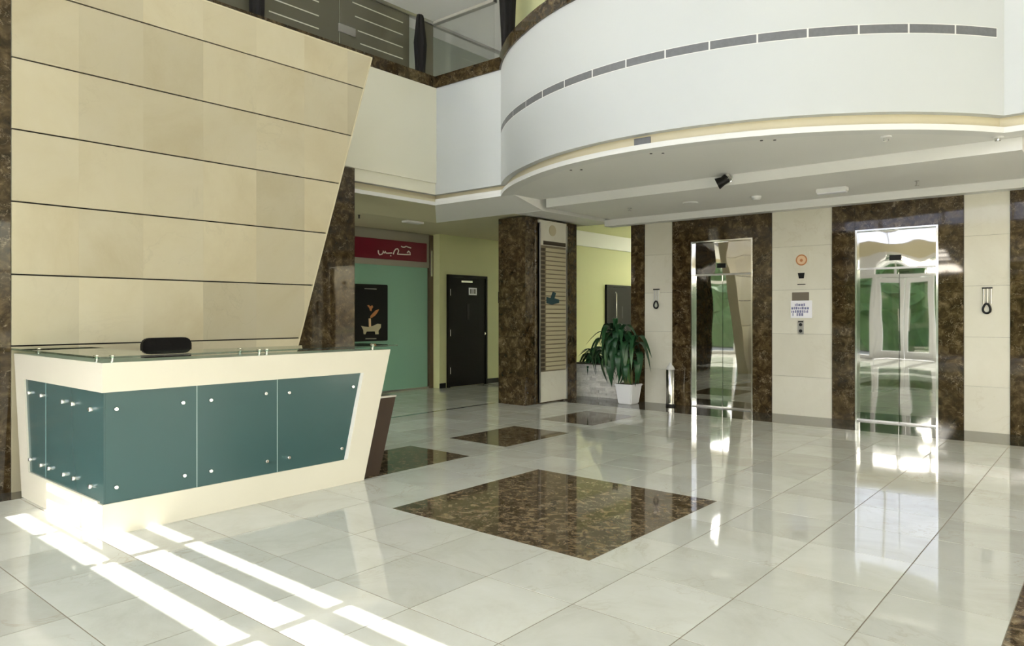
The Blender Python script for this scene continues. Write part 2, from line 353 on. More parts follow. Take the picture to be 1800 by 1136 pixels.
# the solid wall is opened where the elevators stand: rebuild it as separate piers
bpy.data.objects.remove(wb)
mb = MB()
for a, b in [(-5.82, -4.83), (-3.86, -2.57), (-1.61, 4.4)]: mb.box((a, b), (EY + 0.022, EY + 0.25), (0, 2.9))
for a, b in [(-4.83, -3.86), (-2.57, -1.61)]: mb.box((a, b), (EY + 0.022, EY + 0.25), (2.43, 2.9))
wb = mb.build('wall_back', M['black_gap'], kind='structure')
def slabs(x0, x1, name, mat, y0, rows=(0, 0.52, 1.09, 1.68, 2.26, 2.76)):
    for a, b in zip(rows[:-1], rows[1:]): piece(name, (x0 + .0015, x1 - .0015), (y0, EY + 0.03), (a + (.001 if a else 0), b - .001), mat, wb)
slabs(-5.58, -5.11, 'cream_slab', M['cream_panel'], EY)
slabs(-3.61, -2.83, 'cream_slab', M['cream_panel'], EY)
slabs(-1.37, -0.925, 'cream_slab', M['cream_panel'], EY)
slabs(0.75, 4.4, 'cream_slab', M['cream_panel'], EY)
for a, b in [(-5.82, -5.58), (-5.11, -4.81), (-3.88, -3.61), (-2.83, -2.55), (-1.63, -1.37), (-0.925, 0.75)]:
    slabs(a, b, 'marble_slab', M['brown'], EY - 0.012, (0, 0.86, 1.72, 2.42, 2.76))
for a, b in [(-4.81, -3.88), (-2.55, -1.63)]:
    piece('marble_lintel', (a + .001, b - .001), (EY - 0.012, EY + 0.03), (2.42, 2.76), M['brown'], wb)
def elevator(x0, x1, seam, label):
    e = empty('elevator', ((x0 + x1) / 2, EY + 0.05, 0), label, 'elevator', 'elevators in the lobby wall')
    j = 0.022
    for a, b in ((x0, x0 + j), (x1 - j, x1)): box('jamb', (a, b), (EY - 0.016, EY + 0.10), (0, 2.42), M['chrome'], e, bevel=.003)
    box('head', (x0 + j, x1 - j), (EY - 0.016, EY + 0.10), (2.40, 2.42), M['chrome'], e)
    # slightly dished transom sheet
    nx, nz = 14, 6; vs = []; fs = []
    for k in range(nz + 1):
        for i in range(nx + 1):
            u, v = i / nx, k / nz
            vs.append((x0 + j + (x1 - x0 - 2 * j) * u, EY + 0.045 + 0.0015 * math.sin(3 * PI * u + v) * math.sin(PI * v) + 0.006 * v * v, 1.94 + 0.46 * v))
    for k in range(nz):
        for i in range(nx): a = k * (nx + 1) + i; fs.append((a, a + 1, a + nx + 2, a + nx + 1))
    t = MB().add(vs, fs).build('transom', M['mirror_wavy'], e, smooth=True)
    xm = (x0 + x1) / 2
    box('indicator', (xm - 0.075, xm + 0.055), (EY + 0.030, EY + 0.056), (2.02, 2.085), M['black'], t)
    for a, b in ((x0 + j, seam - .003), (seam + .003, x1 - j)):
        d = box('door_leaf', (a, b), (EY + 0.062, EY + 0.10), (0.012, 1.935), M['mirror'], e, bevel=.004)
    box('door_header', (x0 + j, x1 - j), (EY + 0.04, EY + 0.062), (1.915, 1.94), M['brushed'], e)
    box('sill', (x0 + j, x1 - j), (EY - 0.016, EY + 0.10), (0.0, 0.012), M['brushed'], e)
    box('shaft_lining', (x0 + .03, x1 - .03), (EY + 0.12, EY + 0.14), (0.0, 2.42), M['black'], e)
elevator(-4.81, -3.88, -4.345, 'mirror-steel elevator beside the slim steel ash bin')
elevator(-2.55, -1.63, -2.06, 'mirror-steel elevator to the right of the notice panel, reflecting the entrance')

# ------------------------------------------------------------------ gallery parapet, soffits and ceilings
Z1 = 2.96
ARC = []
ac, ar = (-3.6705, 9.701), 3.541
a0 = math.atan2(7.35 - ac[1], -6.41 - ac[0]); a1 = math.atan2(7.67 - ac[1], -0.77 - ac[0])
if a0 > 0: a0 -= 2 * PI
r0 = math.hypot(7.35 - ac[1], -6.41 - ac[0]); r1 = math.hypot(7.67 - ac[1], -0.77 - ac[0])
NA = 72
for k in range(NA + 1):
    t = k / NA; a = a0 + (a1 - a0) * t; r = (r0 * (1 - t) + r1 * t) if False else ar + (r0 - ar) * max(0, 1 - t * 5) + (r1 - ar) * max(0, 1 - (1 - t) * 5)
    ARC.append((ac[0] + r * math.cos(a), ac[1] + r * math.sin(a)))
PA, PB, PE = (-7.69, 3.0), (-7.69, 7.34), (4.4, 7.67)
PLAN = [PA, PB] + ARC + [PE]
wg = MB().sweep(PLAN, [(0, 3.115), (0, 4.68), (-0.16, 4.68), (-0.16, 3.115)]).build('wall_gallery', M['parapet'], kind='structure', smooth=True)
MB().sweep(PLAN, [(0, Z1), (0, 3.012), (-0.16, 3.012), (-0.16, Z1)]).build('lip', M['white'], wg, smooth=True)
MB().sweep(PLAN, [(-0.085, 3.012), (-0.085, 3.115), (-0.16, 3.115), (-0.16, 3.012)]).build('recess_band', M['cream_paint'], wg, smooth=True)
MB().sweep(PLAN, [(0.022, 4.68), (0.022, 4.85), (-0.26, 4.85), (-0.26, 4.68)]).build('coping', M['brown'], wg, smooth=True)
box('fascia_panel', (-7.69, -7.660), (3.0, 7.345), (3.28, 4.68), M['cream_white'], wg)
box('fascia_panel', (-7.69, -7.682), (3.0, 7.342), (3.115, 3.28), M['cream_white'], wg)
# linear air slot let into the curved parapet
vs_n = 15
L0, L1 = 0.0, 1 - 0.012
def arc_slice(t0, t1, n=6):
    o = []
    for k in range(n + 1):
        f = (t0 + (t1 - t0) * k / n) * NA; i = min(int(f), NA - 1); g = f - i
        o.append((ARC[i][0] * (1 - g) + ARC[i + 1][0] * g, ARC[i][1] * (1 - g) + ARC[i + 1][1] * g))
    return o
av = MB().sweep(arc_slice(L0 + .004, L1, 72), [(0.001, 3.795), (0.001, 3.885), (-0.02, 3.885), (-0.02, 3.795)]).build('air_slot', M['white'], wg, smooth=True)
for k in range(vs_n):
    t0 = .006 + (L1 - .006) * k / vs_n; t1 = .006 + (L1 - .006) * (k + 1) / vs_n
    sl = arc_slice(t0 + .0012, t1 - .0012)
    MB().sweep(sl, [(0.002, 3.802), (0.002, 3.878), (-0.01, 3.878), (-0.01, 3.802)]).build('grille', M['vent'], av, smooth=True)
# small grille in the recess under the parapet
i0 = min(range(len(ARC)), key=lambda i: abs(ARC[i][0] + 3.66))
MB().sweep([ARC[i0], ARC[i0 + 1], ARC[i0 + 2]], [(-0.07, 3.03), (-0.07, 3.095), (-0.084, 3.095), (-0.084, 3.03)]).build('recess_grille', M['vent'], wg)
# soffit under the gallery
pts = [PA, PB] + ARC + [PE, (4.4, 7.95), (-6.2, 7.95), (-6.2, 7.62), (-8.2, 7.62), (-8.2, 3.0)]
ins = [(-6.2, 7.38)] + [(x, y + .03) for x, y in ARC if x > -6.15] + [(4.4, 7.70), (4.4, 7.95), (-6.2, 7.95)]
MB().prism(ins, 'z', Z1 + 0.002, Z1 + 0.05).build('ceiling_gallery', M['soffit'], kind='structure')
zl, zh = 2.82, Z1 + .002
def slope(vs): return MB().add(vs + [(x, y, 3.05) for x, y, z in vs], [tuple(range(len(vs)))[::-1]] + [(i, (i + 1) % len(vs), len(vs) + (i + 1) % len(vs), len(vs) + i) for i in range(len(vs))])
sc_ = slope([(-7.70, 3.0, zh), (-7.70, 7.35, zh), (-8.35, 8.0, zl), (-8.35, 3.0, zl)]).build('ceiling_slope', M['hall_ceiling'], kind='structure')
slope([(-7.70, 7.35, zh), (-6.41, 7.36, zh), (-6.2, 7.38, zh), (-6.2, 8.0, zl), (-8.35, 8.0, zl)]).build('slope_panel', M['soffit'], sc_)
mb = MB(); mb.box((-6.08, -0.66), (7.95, 9.62), (2.84, 3.1))
cs = mb.build('ceiling_lobby', M['soffit'], kind='structure')
box('fascia_board', (-6.08, -0.66), (7.93, 7.95), (2.84, 2.96), M['white'], cs)
box('wall_trim', (-6.2, 4.4), (9.60, EY + 0.03), (2.742, 2.84), M['white'], cs)
box('ceiling_side', (-0.62, 4.4), (8.35, 9.62), (2.84, 3.1), M['soffit'], kind='structure')
mb = MB().box((-6.7, -6.2), (8.0, 9.85), (2.815, 3.0))
ch = mb.build('ceiling_beam', M['white'], kind='structure')
mb = MB().box((-9.66, -8.35), (3.0, 11.1), (2.82, 3.0)).box((-8.35, -7.9), (8.0, 11.1), (2.82, 3.0)).box((-7.9, -6.7), (8.0, 9.85), (2.82, 3.0))
mb.build('ceiling_hall', M['hall_ceiling'], kind='structure')
box('ceiling_corridor', (-12, -5.8), (9.85, 17.5), (3.62, 3.75), M['soffit'], kind='structure')
box('wall_corridor', (-5.84, -5.62), (10.03, 17.5), (0, 3.75), M['white'], kind='structure')
mb = MB().box((-12, -7.95), (-4, 9.7), (3.62, 3.9)).box((-7.95, -5.7), (7.6, 17.5), (3.75, 3.9)).box((-5.7, 4.4), (7.8, 17.5), (3.75, 3.9))
mb.build('floor_upper', M['soffit'], kind='structure')
box('ceiling_atrium', (-12, 4.4), (-4.2, 17.5), (7.9, 8.1), M['white'], kind='structure')
mb = MB().box((-5, 4.4), (13.2, 13.4), (3.9, 7.9)).box((-12, -5), (13.2, 13.4), (6.9, 7.9)); mb.build('wall_upper_back', M['white'], kind='structure')
wn = empty('added_gallery_window', (-8.5, 13.3, 3.9), kind='structure', label='glazing added to let sky light into the upper gallery', cat='window')  # glazing added to brighten the gallery with sky light
for k in range(6): box('mullion', (-12 + 1.4 * k - .03, -12 + 1.4 * k + .03), (13.25, 13.35), (3.9, 6.9), M['frame_white'], wn)
box('pane', (-12, -5), (13.29, 13.30), (3.9, 6.9), M['glass'], wn)
box('wall_upper_left', (-12.2, -12.0), (-4, 13.4), (0, 7.9), M['cream_paint'], kind='structure')
box('wall_gallery_room', (-10.6, -10.45), (2.0, 13.2), (3.9, 7.0), M['grey_wall'], kind='structure')
box('ceiling_gallery_room', (-12.0, -8.2), (2.0, 13.2), (6.9, 7.0), M['soffit'], kind='structure')
box('wall_gallery_pillar', (-6.66, -6.06), (7.88, 8.45), (3.9, 7.9), M['yellow_wall'], kind='structure')

# glazing on the gallery coping
gz = empty('gallery_glazing', (-7.85, 6.2, 4.85), 'olive-tinted glass screen with pale stripes on the marble gallery coping', 'glass screen')
GXp = -7.86
def pane(y0, y1):
    return box('glass_pane', (GXp - .006, GXp + .006), (y0, y1), (4.852, 5.69), M['tinted'], gz)
p1 = pane(3.2, 5.76); p2 = pane(5.775, 6.98); pane(7.2, 7.46)
for pp, y0, y1 in ((p2, 5.97, 6.86), (p1, 4.6, 5.44)):
    for z in (5.02, 5.185, 5.365, 5.54):
        box('frosted_stripe', (GXp + .006, GXp + .009), (y0 + (5.54 - z) * .25, y1), (z, z + 0.014), M['frost_line'], pp)
for yc in (5.88,):
    box('patch_fitting', (GXp - .015, GXp + .018), (yc - 0.14, yc + 0.14), (5.09, 5.20), M['brushed'], gz, bevel=.004)
box('corner_pane', (-7.85, -6.63), (7.455, 7.467), (4.852, 5.69), M['glass'], gz)
box('top_rail', (-7.90, -7.82), (3.2, 7.50), (5.69, 5.735), M['brushed'], gz, bevel=.004)
box('top_rail', (-7.82, -6.61), (7.42, 7.50), (5.69, 5.735), M['brushed'], gz, bevel=.004)
box('top_rail', (-7.90, -7.84), (7.50, 9.2), (5.69, 5.73), M['brushed'], gz, bevel=.004)
def drape(x, y, z0, z1, wtop, wmid, wbot, label):
    prof = [(wbot, 0), (wbot * 1.05, 0.1), (wmid, 0.5 * (z1 - z0)), (wtop, z1 - z0 - .05), (wtop * .8, z1 - z0)]
    n = 28; vs = []
    for r, h in prof:
        for k in range(n):
            a = 2 * PI * k / n; q = r * (1 + 0.14 * math.cos(7 * a + h))
            vs.append((x + q * .7 * math.cos(a), y + q * math.sin(a), z0 + h))
    fs = [(i * n + k, i * n + (k + 1) % n, (i + 1) * n + (k + 1) % n, (i + 1) * n + k) for i in range(len(prof) - 1) for k in range(n)] + [list(range(n))[::-1], list(range(4 * n, 5 * n))]
    MB().add(vs, fs).build('curtain', M['black_cloth'], None, label, 'curtain', 'black gathered curtains on the gallery', smooth=True)
drape(-7.74, 7.09, 4.852, 5.70, 0.06, 0.10, 0.075, 'black gathered curtain at the end of the striped glass screen')
drape(-6.47, 7.56, 4.852, 7.4, 0.13, 0.15, 0.09, 'black gathered curtain beside the yellow gallery pillar')
drape(-7.73, 4.50, 4.852, 6.4, 0.09, 0.09, 0.08, 'black gathered curtain above the stone wall, left of the striped glass')

# ------------------------------------------------------------------ hall: shop front, walls, doors
HX = -9.66
wh = box('wall_hall', (HX - 0.25, HX - 0.03), (3.0, 9.13), (0, 2.83), M['grey_paint'], kind='structure')
sf = empty('shopfront', (HX, 7.0, 0), 'sea-green frosted glass shop front with grey fascia', 'shop front')
box('frosted_pane', (HX - 0.03, HX), (4.0, 9.03), (0.03, 2.20), M['shop_glass'], sf)
box('fascia', (HX - 0.03, HX + 0.02), (4.0, 9.09), (2.20, 2.80), M['grey_paint'], sf)
box('post', (HX - 0.03, HX + 0.05), (9.05, 9.13), (0, 2.80), plain('bronze_post', (0.12, 0.085, 0.05), 0.3), sf)
box('light_strip', (HX + 0.05, HX + 0.058), (9.07, 9.10), (2.05, 2.52), M['chrome'], sf)
box('bottom_rail', (HX - 0.03, HX + 0.01), (4.0, 9.05), (0.0, 0.03), M['brushed'], sf)
# red sign
def strokes(name, lines, to3, rad, mat, parent):
    mb = MB()
    for ln in lines: mb.tube([to3(*p) for p in ln], rad, 6)
    return mb.build(name, mat, parent)
sg = box('shop_sign', (HX + 0.022, HX + 0.05), (6.2, 8.97), (2.30, 2.64), M['red'], None, 'dark red sign board with white script above the green glass', 'sign', bevel=.004)
# picture pixels -> sign plane (y, z)
def sg3(px, py):
    u, v = 630 + px / 5.41, 410 + py / 5.41
    y = 7.40 + (u - 622) / (748 - 622) * (8.97 - 7.40)
    vt = 422 + (u - 630) * 0.072; vb = 452 + (u - 630) * 0.052
    return (HX + 0.054, y, 2.64 - (v - vt) / (vb - vt) * 0.34)
for nm, ln in [('lettering', [[(148, 168), (150, 190), (160, 203), (182, 200), (194, 186), (196, 172)], [(196, 182), (206, 190), (214, 176), (222, 190), (240, 190), (278, 188)]]),
               ('lettering_dot', [[(264, 207), (270, 214)]]),
               ('lettering', [[(292, 198), (302, 172), (318, 156), (334, 154), (344, 168), (338, 186), (330, 196), (360, 198), (424, 200), (462, 200), (458, 182), (444, 172), (430, 186)]]),
               ('lettering_mark', [[(370, 134), (384, 140), (402, 141), (420, 134), (440, 140), (468, 147)]])]:
    strokes(nm, ln, sg3, 0.011, M['sign_white'], sg)
# poster light box
po = box('poster_frame', (HX + 0.002, HX + 0.05), (7.30, 8.06), (0.90, 1.86), M['black'], None, 'black framed poster of a flame-like figure on the green glass', 'poster', bevel=.01)
def po3(px, py):
    return (HX + 0.054, 7.40 + (px / 260) * 0.66, 1.86 - (py - 492) / (1025 - 492) * 0.96)
def blob(name, pts, mat): MB().prism([po3(*p)[1:] for p in pts], 'x', HX + 0.0505, HX + 0.0535).build(name, mat, po)
blob('print_figure', [(82, 690), (96, 686), (106, 700), (124, 688), (132, 704), (120, 724), (118, 745), (106, 740), (100, 716)], M['orange'])
blob('print_figure', [(108, 790), (130, 762), (156, 734), (182, 726), (170, 752), (150, 784), (122, 806), (108, 808)], M['orange'])
blob('print_figure', [(94, 812), (112, 812), (114, 890), (96, 890)], M['peach'])
blob('print_dish', [(32, 880), (60, 888), (96, 892), (130, 882), (170, 862), (198, 868), (196, 900), (176, 930), (178, 962), (150, 962), (146, 934), (78, 934), (66, 960), (52, 956), (50, 920)], M['slat'])
blob('print_caption', [(60, 530), (160, 532), (160, 540), (60, 539)], M['brushed'])
blob('print_caption', [(68, 996), (158, 998), (158, 1008), (68, 1006)], M['brushed'])
# pale yellow corridor wall and its doors
CX = -9.45
wc = box('wall_side', (CX - 0.25, CX), (9.13, 17.5), (0, 3.62), M['yellow_wall'], kind='structure')
box('bulkhead', (CX, CX + 0.06), (11.1, 17.5), (2.93, 3.27), M['white'], wc)
box('skirting', (CX, CX + 0.015), (9.13, 9.28), (0, 0.09), M['black'], wc)
box('skirting', (CX, CX + 0.015), (10.42, 14.5), (0, 0.09), M['black'], wc)
def black_door(name, y0, y1, h, label):
    d = empty(name, (CX, (y0 + y1) / 2, 0), label, 'door', kind='structure')
    fr = MB().box((CX, CX + .05), (y0, y0 + .05), (0, h)).box((CX, CX + .05), (y1 - .05, y1), (0, h)).box((CX, CX + .05), (y0 + .05, y1 - .05), (h - .05, h))
    fr.build('door_frame', M['black_door'], d)
    lf = box('door_leaf', (CX + .002, CX + .04), (y0 + .053, y1 - .053), (0.01, h - .053), M['black_door'], d, bevel=.003)
    MB().lathe((CX + .04, y1 - .12, 0.98), [(.012, 0), (.012, .03), (.026, .035), (.028, .055), (.016, .065)], 14, 'x').build('knob', M['chrome'], lf, smooth=True)
    box('vision_panel', (CX + .04, CX + .043), ((y0 + y1) / 2 - .03, (y0 + y1) / 2 + .03), (1.25, 1.55), M['black'], lf)
    return d, lf
d1, lf1 = black_door('door_1', 9.31, 10.38, 2.09, 'black lacquered door between the green shop front and the column')
box('door_closer', (CX + .04, CX + .085), (9.62, 9.92), (1.95, 1.985), M['chrome'], lf1)
ns_ = box('notice', (CX + .041, CX + .045), (9.86, 10.08), (1.72, 1.86), M['paper'], lf1)
for k, (a, b) in enumerate([(0.04, .07), (0.10, .12), (0.15, .18)]): box('notice_mark', (CX + .045, CX + .0465), (9.86 + a, 9.86 + b), (1.745, 1.835), M['black'], ns_)
for z in (0.25, 0.95, 1.7): box('hinge', (CX + .04, CX + .052), (9.358, 9.372), (z, z + .12), M['brushed'], lf1)
d2, lf2 = black_door('door_2', 14.66, 16.1, 2.07, 'dark corridor door behind the potted plant')
MB().tube([(CX + .05, 15.05, 0.9), (CX + .08, 15.05, 0.95), (CX + .08, 15.05, 1.85), (CX + .05, 15.05, 1.9)], .014).build('pull_handle', M['chrome'], lf2, smooth=True)
# corridor end window
we = empty('window_1', (-7.2, 17.45, 0), kind='structure', label='glazed end of the corridor', cat='window')
for x in (-9.4, -8.3, -7.2, -6.1, -5.65): box('mullion', (x - .03, x + .03), (17.4, 17.5), (0, 3.62), M['frame_white'], we)
for z in (0, 2.4, 3.56): box('transom', (-9.4, -5.65), (17.4, 17.5), (z, z + .06), M['frame_white'], we)
box('pane', (-9.4, -5.65), (17.44, 17.45), (.06, 3.56), M['glass'], we)

# ------------------------------------------------------------------ marble column with directory board
KX0, KX1, KY0, KY1 = -7.20, -6.68, 8.20, 9.52
col = box('wall_column', (KX0 + .02, KX1 - .02), (KY0 + .02, KY1 - .02), (0, 2.80), M['black_gap'], kind='structure')
for a, b in zip((0, 1.02, 2.04, 2.62), (1.02, 2.04, 2.62, 2.80)):
    piece('marble_slab', (KX0, KX1), (KY0, KY0 + .02), (a + .0006, b - .0006), M['brown'], col)
    piece('marble_slab', (KX1 - .02, KX1), (KY0 + .0205, KY1), (a + .0006, b - .0006), M['brown'], col)
    piece('marble_slab', (KX0, KX0 + .02), (KY0 + .0205, KY1), (a + .0006, b - .0006), M['brown'], col)
    piece('marble_slab', (KX0 + .0205, KX1 - .0205), (KY1 - .02, KY1), (a + .0006, b - .0006), M['brown'], col)
db = empty('directory_board', (KX1, 8.86, 0), 'tall cream directory board with rows of name strips on the marble column', 'directory')
BX = KX1 + .03
back = box('backing', (KX1, BX), (8.50, 9.20), (0.02, 2.78), M['cream_panel'], db)
for y in (8.50, 9.185): box('side_rail', (KX1, BX + .02), (y, y + .015), (0.02, 2.74), M['brushed'], db)
piece('strip_gap_shade', (BX, BX + .004), (8.515, 9.175), (0.48, 2.40), M['slat_shade'], db)  # sheet of painted shade showing between the name strips
rows = 28
for k in range(rows):
    z = 0.50 + k * (2.38 - 0.50) / rows
    piece('number_tab', (BX, BX + .006), (8.525, 8.635), (z, z + .044), M['slat_dark'], db)
    piece('name_strip', (BX, BX + .014), (8.66, 9.165), (z, z + .050), M['slat'], db)
piece('header_strip', (BX, BX + .01), (8.60, 9.165), (2.41, 2.47), M['slat_dark'], db)
MB().lathe((BX, 8.83, 2.64), [(.085, 0), (.085, .008), (.06, .010)], 20, 'x').build('crest', M['slat'], db)
lg = MB().prism([(8.66, 1.52), (8.80, 1.50), (8.98, 1.53), (8.98, 1.58), (8.86, 1.60), (8.90, 1.68), (8.82, 1.70), (8.76, 1.60), (8.66, 1.62)], 'x', BX + .014, BX + .02)
lg.build('logo', M['teal_print'], db)
box('door_bell', (KX0 - .05, KX0), (8.24, 8.32), (1.52, 1.70), M['black'], None, 'small black wall box on the side of the marble column', 'wall box', bevel=.006)

# ------------------------------------------------------------------ reception desk
DX, DY = -4.69, 1.71
desk = empty('reception_desk', (-5.45, 2.8, 0), 'cream reception desk with teal frosted glass panels and slanted end', 'reception desk')
fr = MB().prism([(DY, 0), (3.68, 0), (3.96, 1.055), (DY, 1.055), (DY, .875), (3.68, .875), (3.52, .195), (DY, .195)], 'x', DX - .07, DX).build('front_frame', M['desk'], desk)
ef = MB().prism([(DX - .07, 0), (-6.20, 0), (-6.38, 1.055), (DX - .07, 1.055), (DX - .07, .875), (-6.15, .875), (-6.05, .205), (DX - .07, .205)], 'y', DY, DY + .07).build('end_frame', M['desk'], desk)
GI = 0.035                                     # glass sits back in the frame
GX, GY = DX - 0.012, DY + 0.012
def side(z): return 3.52 + (z - .195) / .68 * .16
for a, b, last in ((GY + .0125, 2.297, 0), (2.303, 2.897, 0), (2.903, 0, 1)):
    p = [(a, .185), (b, .185), (b, .885), (a, .885)] if not last else [(a, .185), (side(.185), .185), (side(.885), .885), (a, .885)]
    g = MB().prism(p, 'x', GX - .012, GX).build('glass_panel', M['desk_glass'], desk)
for y in (2.30, 2.90): box('glass_seam', (GX - .012, GX + .0008), (y - .003, y + .003), (.195, .875), M['seam'], desk)
MB().prism([(side(.195) - .028, .195), (side(.195), .195), (side(.875), .875), (side(.875) - .028, .875)], 'x', GX, DX - .002).build('painted_lit_reveal', M['white'], desk)  # white strip paints in the bright light on the slanted recess side
def lside(z): return -6.05 - (z - .205) / .67 * .10
MB().prism([(GX - .0, .195), (-5.716, .195), (-5.716, .885), (GX - .0, .885)], 'y', GY, GY + .012).build('glass_panel', M['desk_glass'], desk)
MB().prism([(-5.724, .195), (lside(.195), .195), (lside(.885), .885), (-5.724, .885)], 'y', GY, GY + .012).build('glass_panel', M['desk_glass'], desk)
box('glass_seam', (-5.724, -5.716), (GY - .0008, GY + .012), (.205, .875), M['seam'], desk)
_bm = None
def bolt(p, axis):
    s = 1 if axis == 'x' else -1
    MB().lathe(p, [(.014, 0), (.014, s * .018), (.011, s * .022)], 12, axis).build('glass_bolt', M['chrome'], desk, smooth=True)
for y, z in [(1.79, .77), (2.20, .77), (2.39, .77), (2.80, .78), (2.99, .77), (3.57, .77), (1.79, .29), (2.21, .29), (2.39, .29), (2.81, .29), (2.99, .29), (3.46, .29)]: bolt((GX, y, z), 'x')
for x, z in [(-6.04, .78), (-5.78, .78), (-5.36, .77), (-5.18, .77), (-4.88, .76), (-6.01, .30), (-5.78, .29), (-5.62, .29), (-5.34, .29), (-5.16, .29), (-4.88, .28)]: bolt((x, GY, z), 'y')
box('counter_board', (-5.10, DX - .07), (DY + .07, 3.90), (1.015, 1.050), M['desk'], desk)
box('counter_board', (-6.36, -5.10), (DY + .07, DY + .42), (1.015, 1.050), M['desk'], desk)
tg = MB().prism([(DX + .01, DY - .02), (DX + .01, 4.03), (-5.16, 4.03), (-5.16, DY + .46), (-6.38, DY + .46), (-6.38, DY - .02)], 'z', 1.082, 1.094).build('glass_top', M['top_glass'], desk)
for x, y in [(-4.78, 1.80), (-4.86, 1.74), (-4.78, 2.80), (-4.78, 2.86), (-4.78, 3.84), (-4.86, 3.90), (-5.05, 2.8), (-6.2, 1.82)]:
    MB().lathe((x, y, 1.052), [(.020, 0), (.020, .004), (.010, .006), (.010, .028), (.018, .030), (.018, .044), (.012, .048)], 14).build('standoff', M['chrome'], tg, smooth=True)
# timber worktop inside with a slanted end panel, standing out past the front
box('worktop', (-5.35, DX - .08), (DY + .3, 3.9), (0.68, 0.71), M['wood'], desk)
MB().prism([(3.66, 0), (3.90, 0), (4.08, .64), (3.84, .64)], 'x', -5.38, DX - .075).build('wood_end_panel', M['wood'], desk)
MB().prism([(3.83, .64), (4.085, .64), (4.09, .655), (3.83, .655)], 'x', -5.39, DX - .072).build('wood_end_cap', M['brushed'], desk)
box('rear_panel', (-5.38, -5.34), (DY + .4, 3.7), (0, .68), M['wood'], desk)
# office chair
oc = empty('office_chair', (-5.82, 2.65, 0), 'black office chair whose backrest shows above the desk', 'chair')
def rbox(name, c, s, rz, mat, parent, bev):
    mb = MB().box((-s[0] / 2, s[0] / 2), (-s[1] / 2, s[1] / 2), (-s[2] / 2, s[2] / 2)); R = Matrix.Rotation(rz, 3, 'Z')
    mb.v = [tuple(R @ Vector(p) + Vector(c)) for p in mb.v]
    return mb.build(name, mat, parent, bevel=bev, smooth=True)
rr_ = []
for cy, cz, a_ in ((2.81, 1.10, 0), (2.53, 1.10, PI / 2), (2.55, .64, PI), (2.79, .64, 1.5 * PI)):
    rr_ += [(cy + .06 * math.cos(a_ + k * PI / 10), cz + .06 * math.sin(a_ + k * PI / 10)) for k in range(6)]
MB().prism(rr_, 'x', -6.01, -5.95).build('backrest', M['chair'], oc, bevel=.008, smooth=True)
rbox('seat', (-5.75, 2.66, 0.47), (0.46, 0.46, 0.09), 0.0, M['chair'], oc, .03)
MB().tube([(-5.82, 2.66, .42), (-6.04, 2.66, .44), (-6.03, 2.66, .70)], .02).build('back_bar', M['black'], oc)
MB().lathe((-5.75, 2.66, 0.09), [(.03, 0), (.03, .2), (.02, .2), (.02, .34)], 12).build('gas_lift', M['chrome'], oc)
for k in range(5):
    a = k * 2 * PI / 5 + .3; e = (-5.75 + .27 * math.cos(a), 2.66 + .27 * math.sin(a), .07)
    lgk = MB().tube([(-5.75, 2.66, .11), e], [.025, .016]).build('leg', M['black'], oc)
    MB().lathe((e[0], e[1] - .02, .028), [(.028, 0), (.028, .04)], 12, 'y').build('castor', M['black'], lgk)
for s in (-1, 1): MB().tube([(-5.8, 2.66 + s * .25, .45), (-5.8, 2.66 + s * .27, .64), (-5.62, 2.66 + s * .27, .65)], .016).build('armrest', M['black'], oc)

# ------------------------------------------------------------------ things on the elevator wall
def wallbox(name, x, z, mat, parent=None, d=.012, **k): return box(name, x, (EY - d, EY), z, mat, parent, **k)
pl = wallbox('round_emblem_sign', (-3.31, -3.12), (1.97, 2.185), M['cream_panel'], None, .010, label='square plaque with an orange ring emblem, top of the notice panel', cat='plaque')
MB().lathe((-3.215, EY - .010, 2.075), [(.074, 0), (.074, -.003), (.056, -.003)], 24, 'y').build('ring', M['orange'], pl)
MB().lathe((-3.215, EY - .013, 2.075), [(.058, 0), (.058, -.002)], 24, 'y').build('disc', M['peach'], pl)
MB().lathe((-3.215, EY - .015, 2.070), [(.020, 0), (.020, -.002)], 12, 'y').build('dot', M['orange'], pl)
sg2 = wallbox('pictogram_sign', (-3.275, -3.155), (1.74, 1.915), M['cream_panel'], None, .006, label='small cream tag with a black cup shape under the ring plaque', cat='sign')
MB().prism([(-3.265, 1.905), (-3.175, 1.905), (-3.185, 1.83), (-3.25, 1.83)], 'y', EY - .0075, EY - .006).build('pictogram', M['black'], sg2)
box('pictogram_line', (-3.27, -3.165), (EY - .0075, EY - .006), (1.745, 1.757), M['black'], sg2)
wallbox('steel_plate', (-3.34, -3.12), (1.50, 1.645), plain('bronze_grey_plate', (0.16, 0.135, 0.095), 0.35), None, .008, label='bronze-grey metal plate half covered by the paper notice', cat='plate', bevel=.002)
pn = wallbox('paper_notice', (-3.355, -3.08), (1.305, 1.535), M['paper'], None, .016, label='white paper notice with blue print on the cream panel', cat='notice')
random.seed(3)
for r, (z, x0, x1) in enumerate([(1.475, -3.30, -3.16), (1.43, -3.345, -3.11), (1.385, -3.345, -3.11), (1.345, -3.33, -3.12)]):
    x = x0
    while x < x1 - .01:
        wd = random.choice([.012, .018, .026])
        if r < 3 or random.random() < .8: box('print_mark', (x, min(x + wd, x1)), (EY - .0168, EY - .016), (z - .014, z + .016 + random.choice([0, .006])), M['ink'], pn)
        x += wd + .008
cb = wallbox('call_button_plate', (-3.265, -3.185), (1.085, 1.27), M['brushed'], None, .012, label='narrow steel call button plate below the paper notice', cat='call button', bevel=.003)
for z in (1.13, 1.215): MB().lathe((-3.225, EY - .012, z), [(.022, 0), (.022, -.004), (.016, -.006)], 16, 'y').build('button', M['black'], cb)
wallbox('button_dark', (-3.258, -3.192), (1.245, 1.262), M['black'], cb, .014)
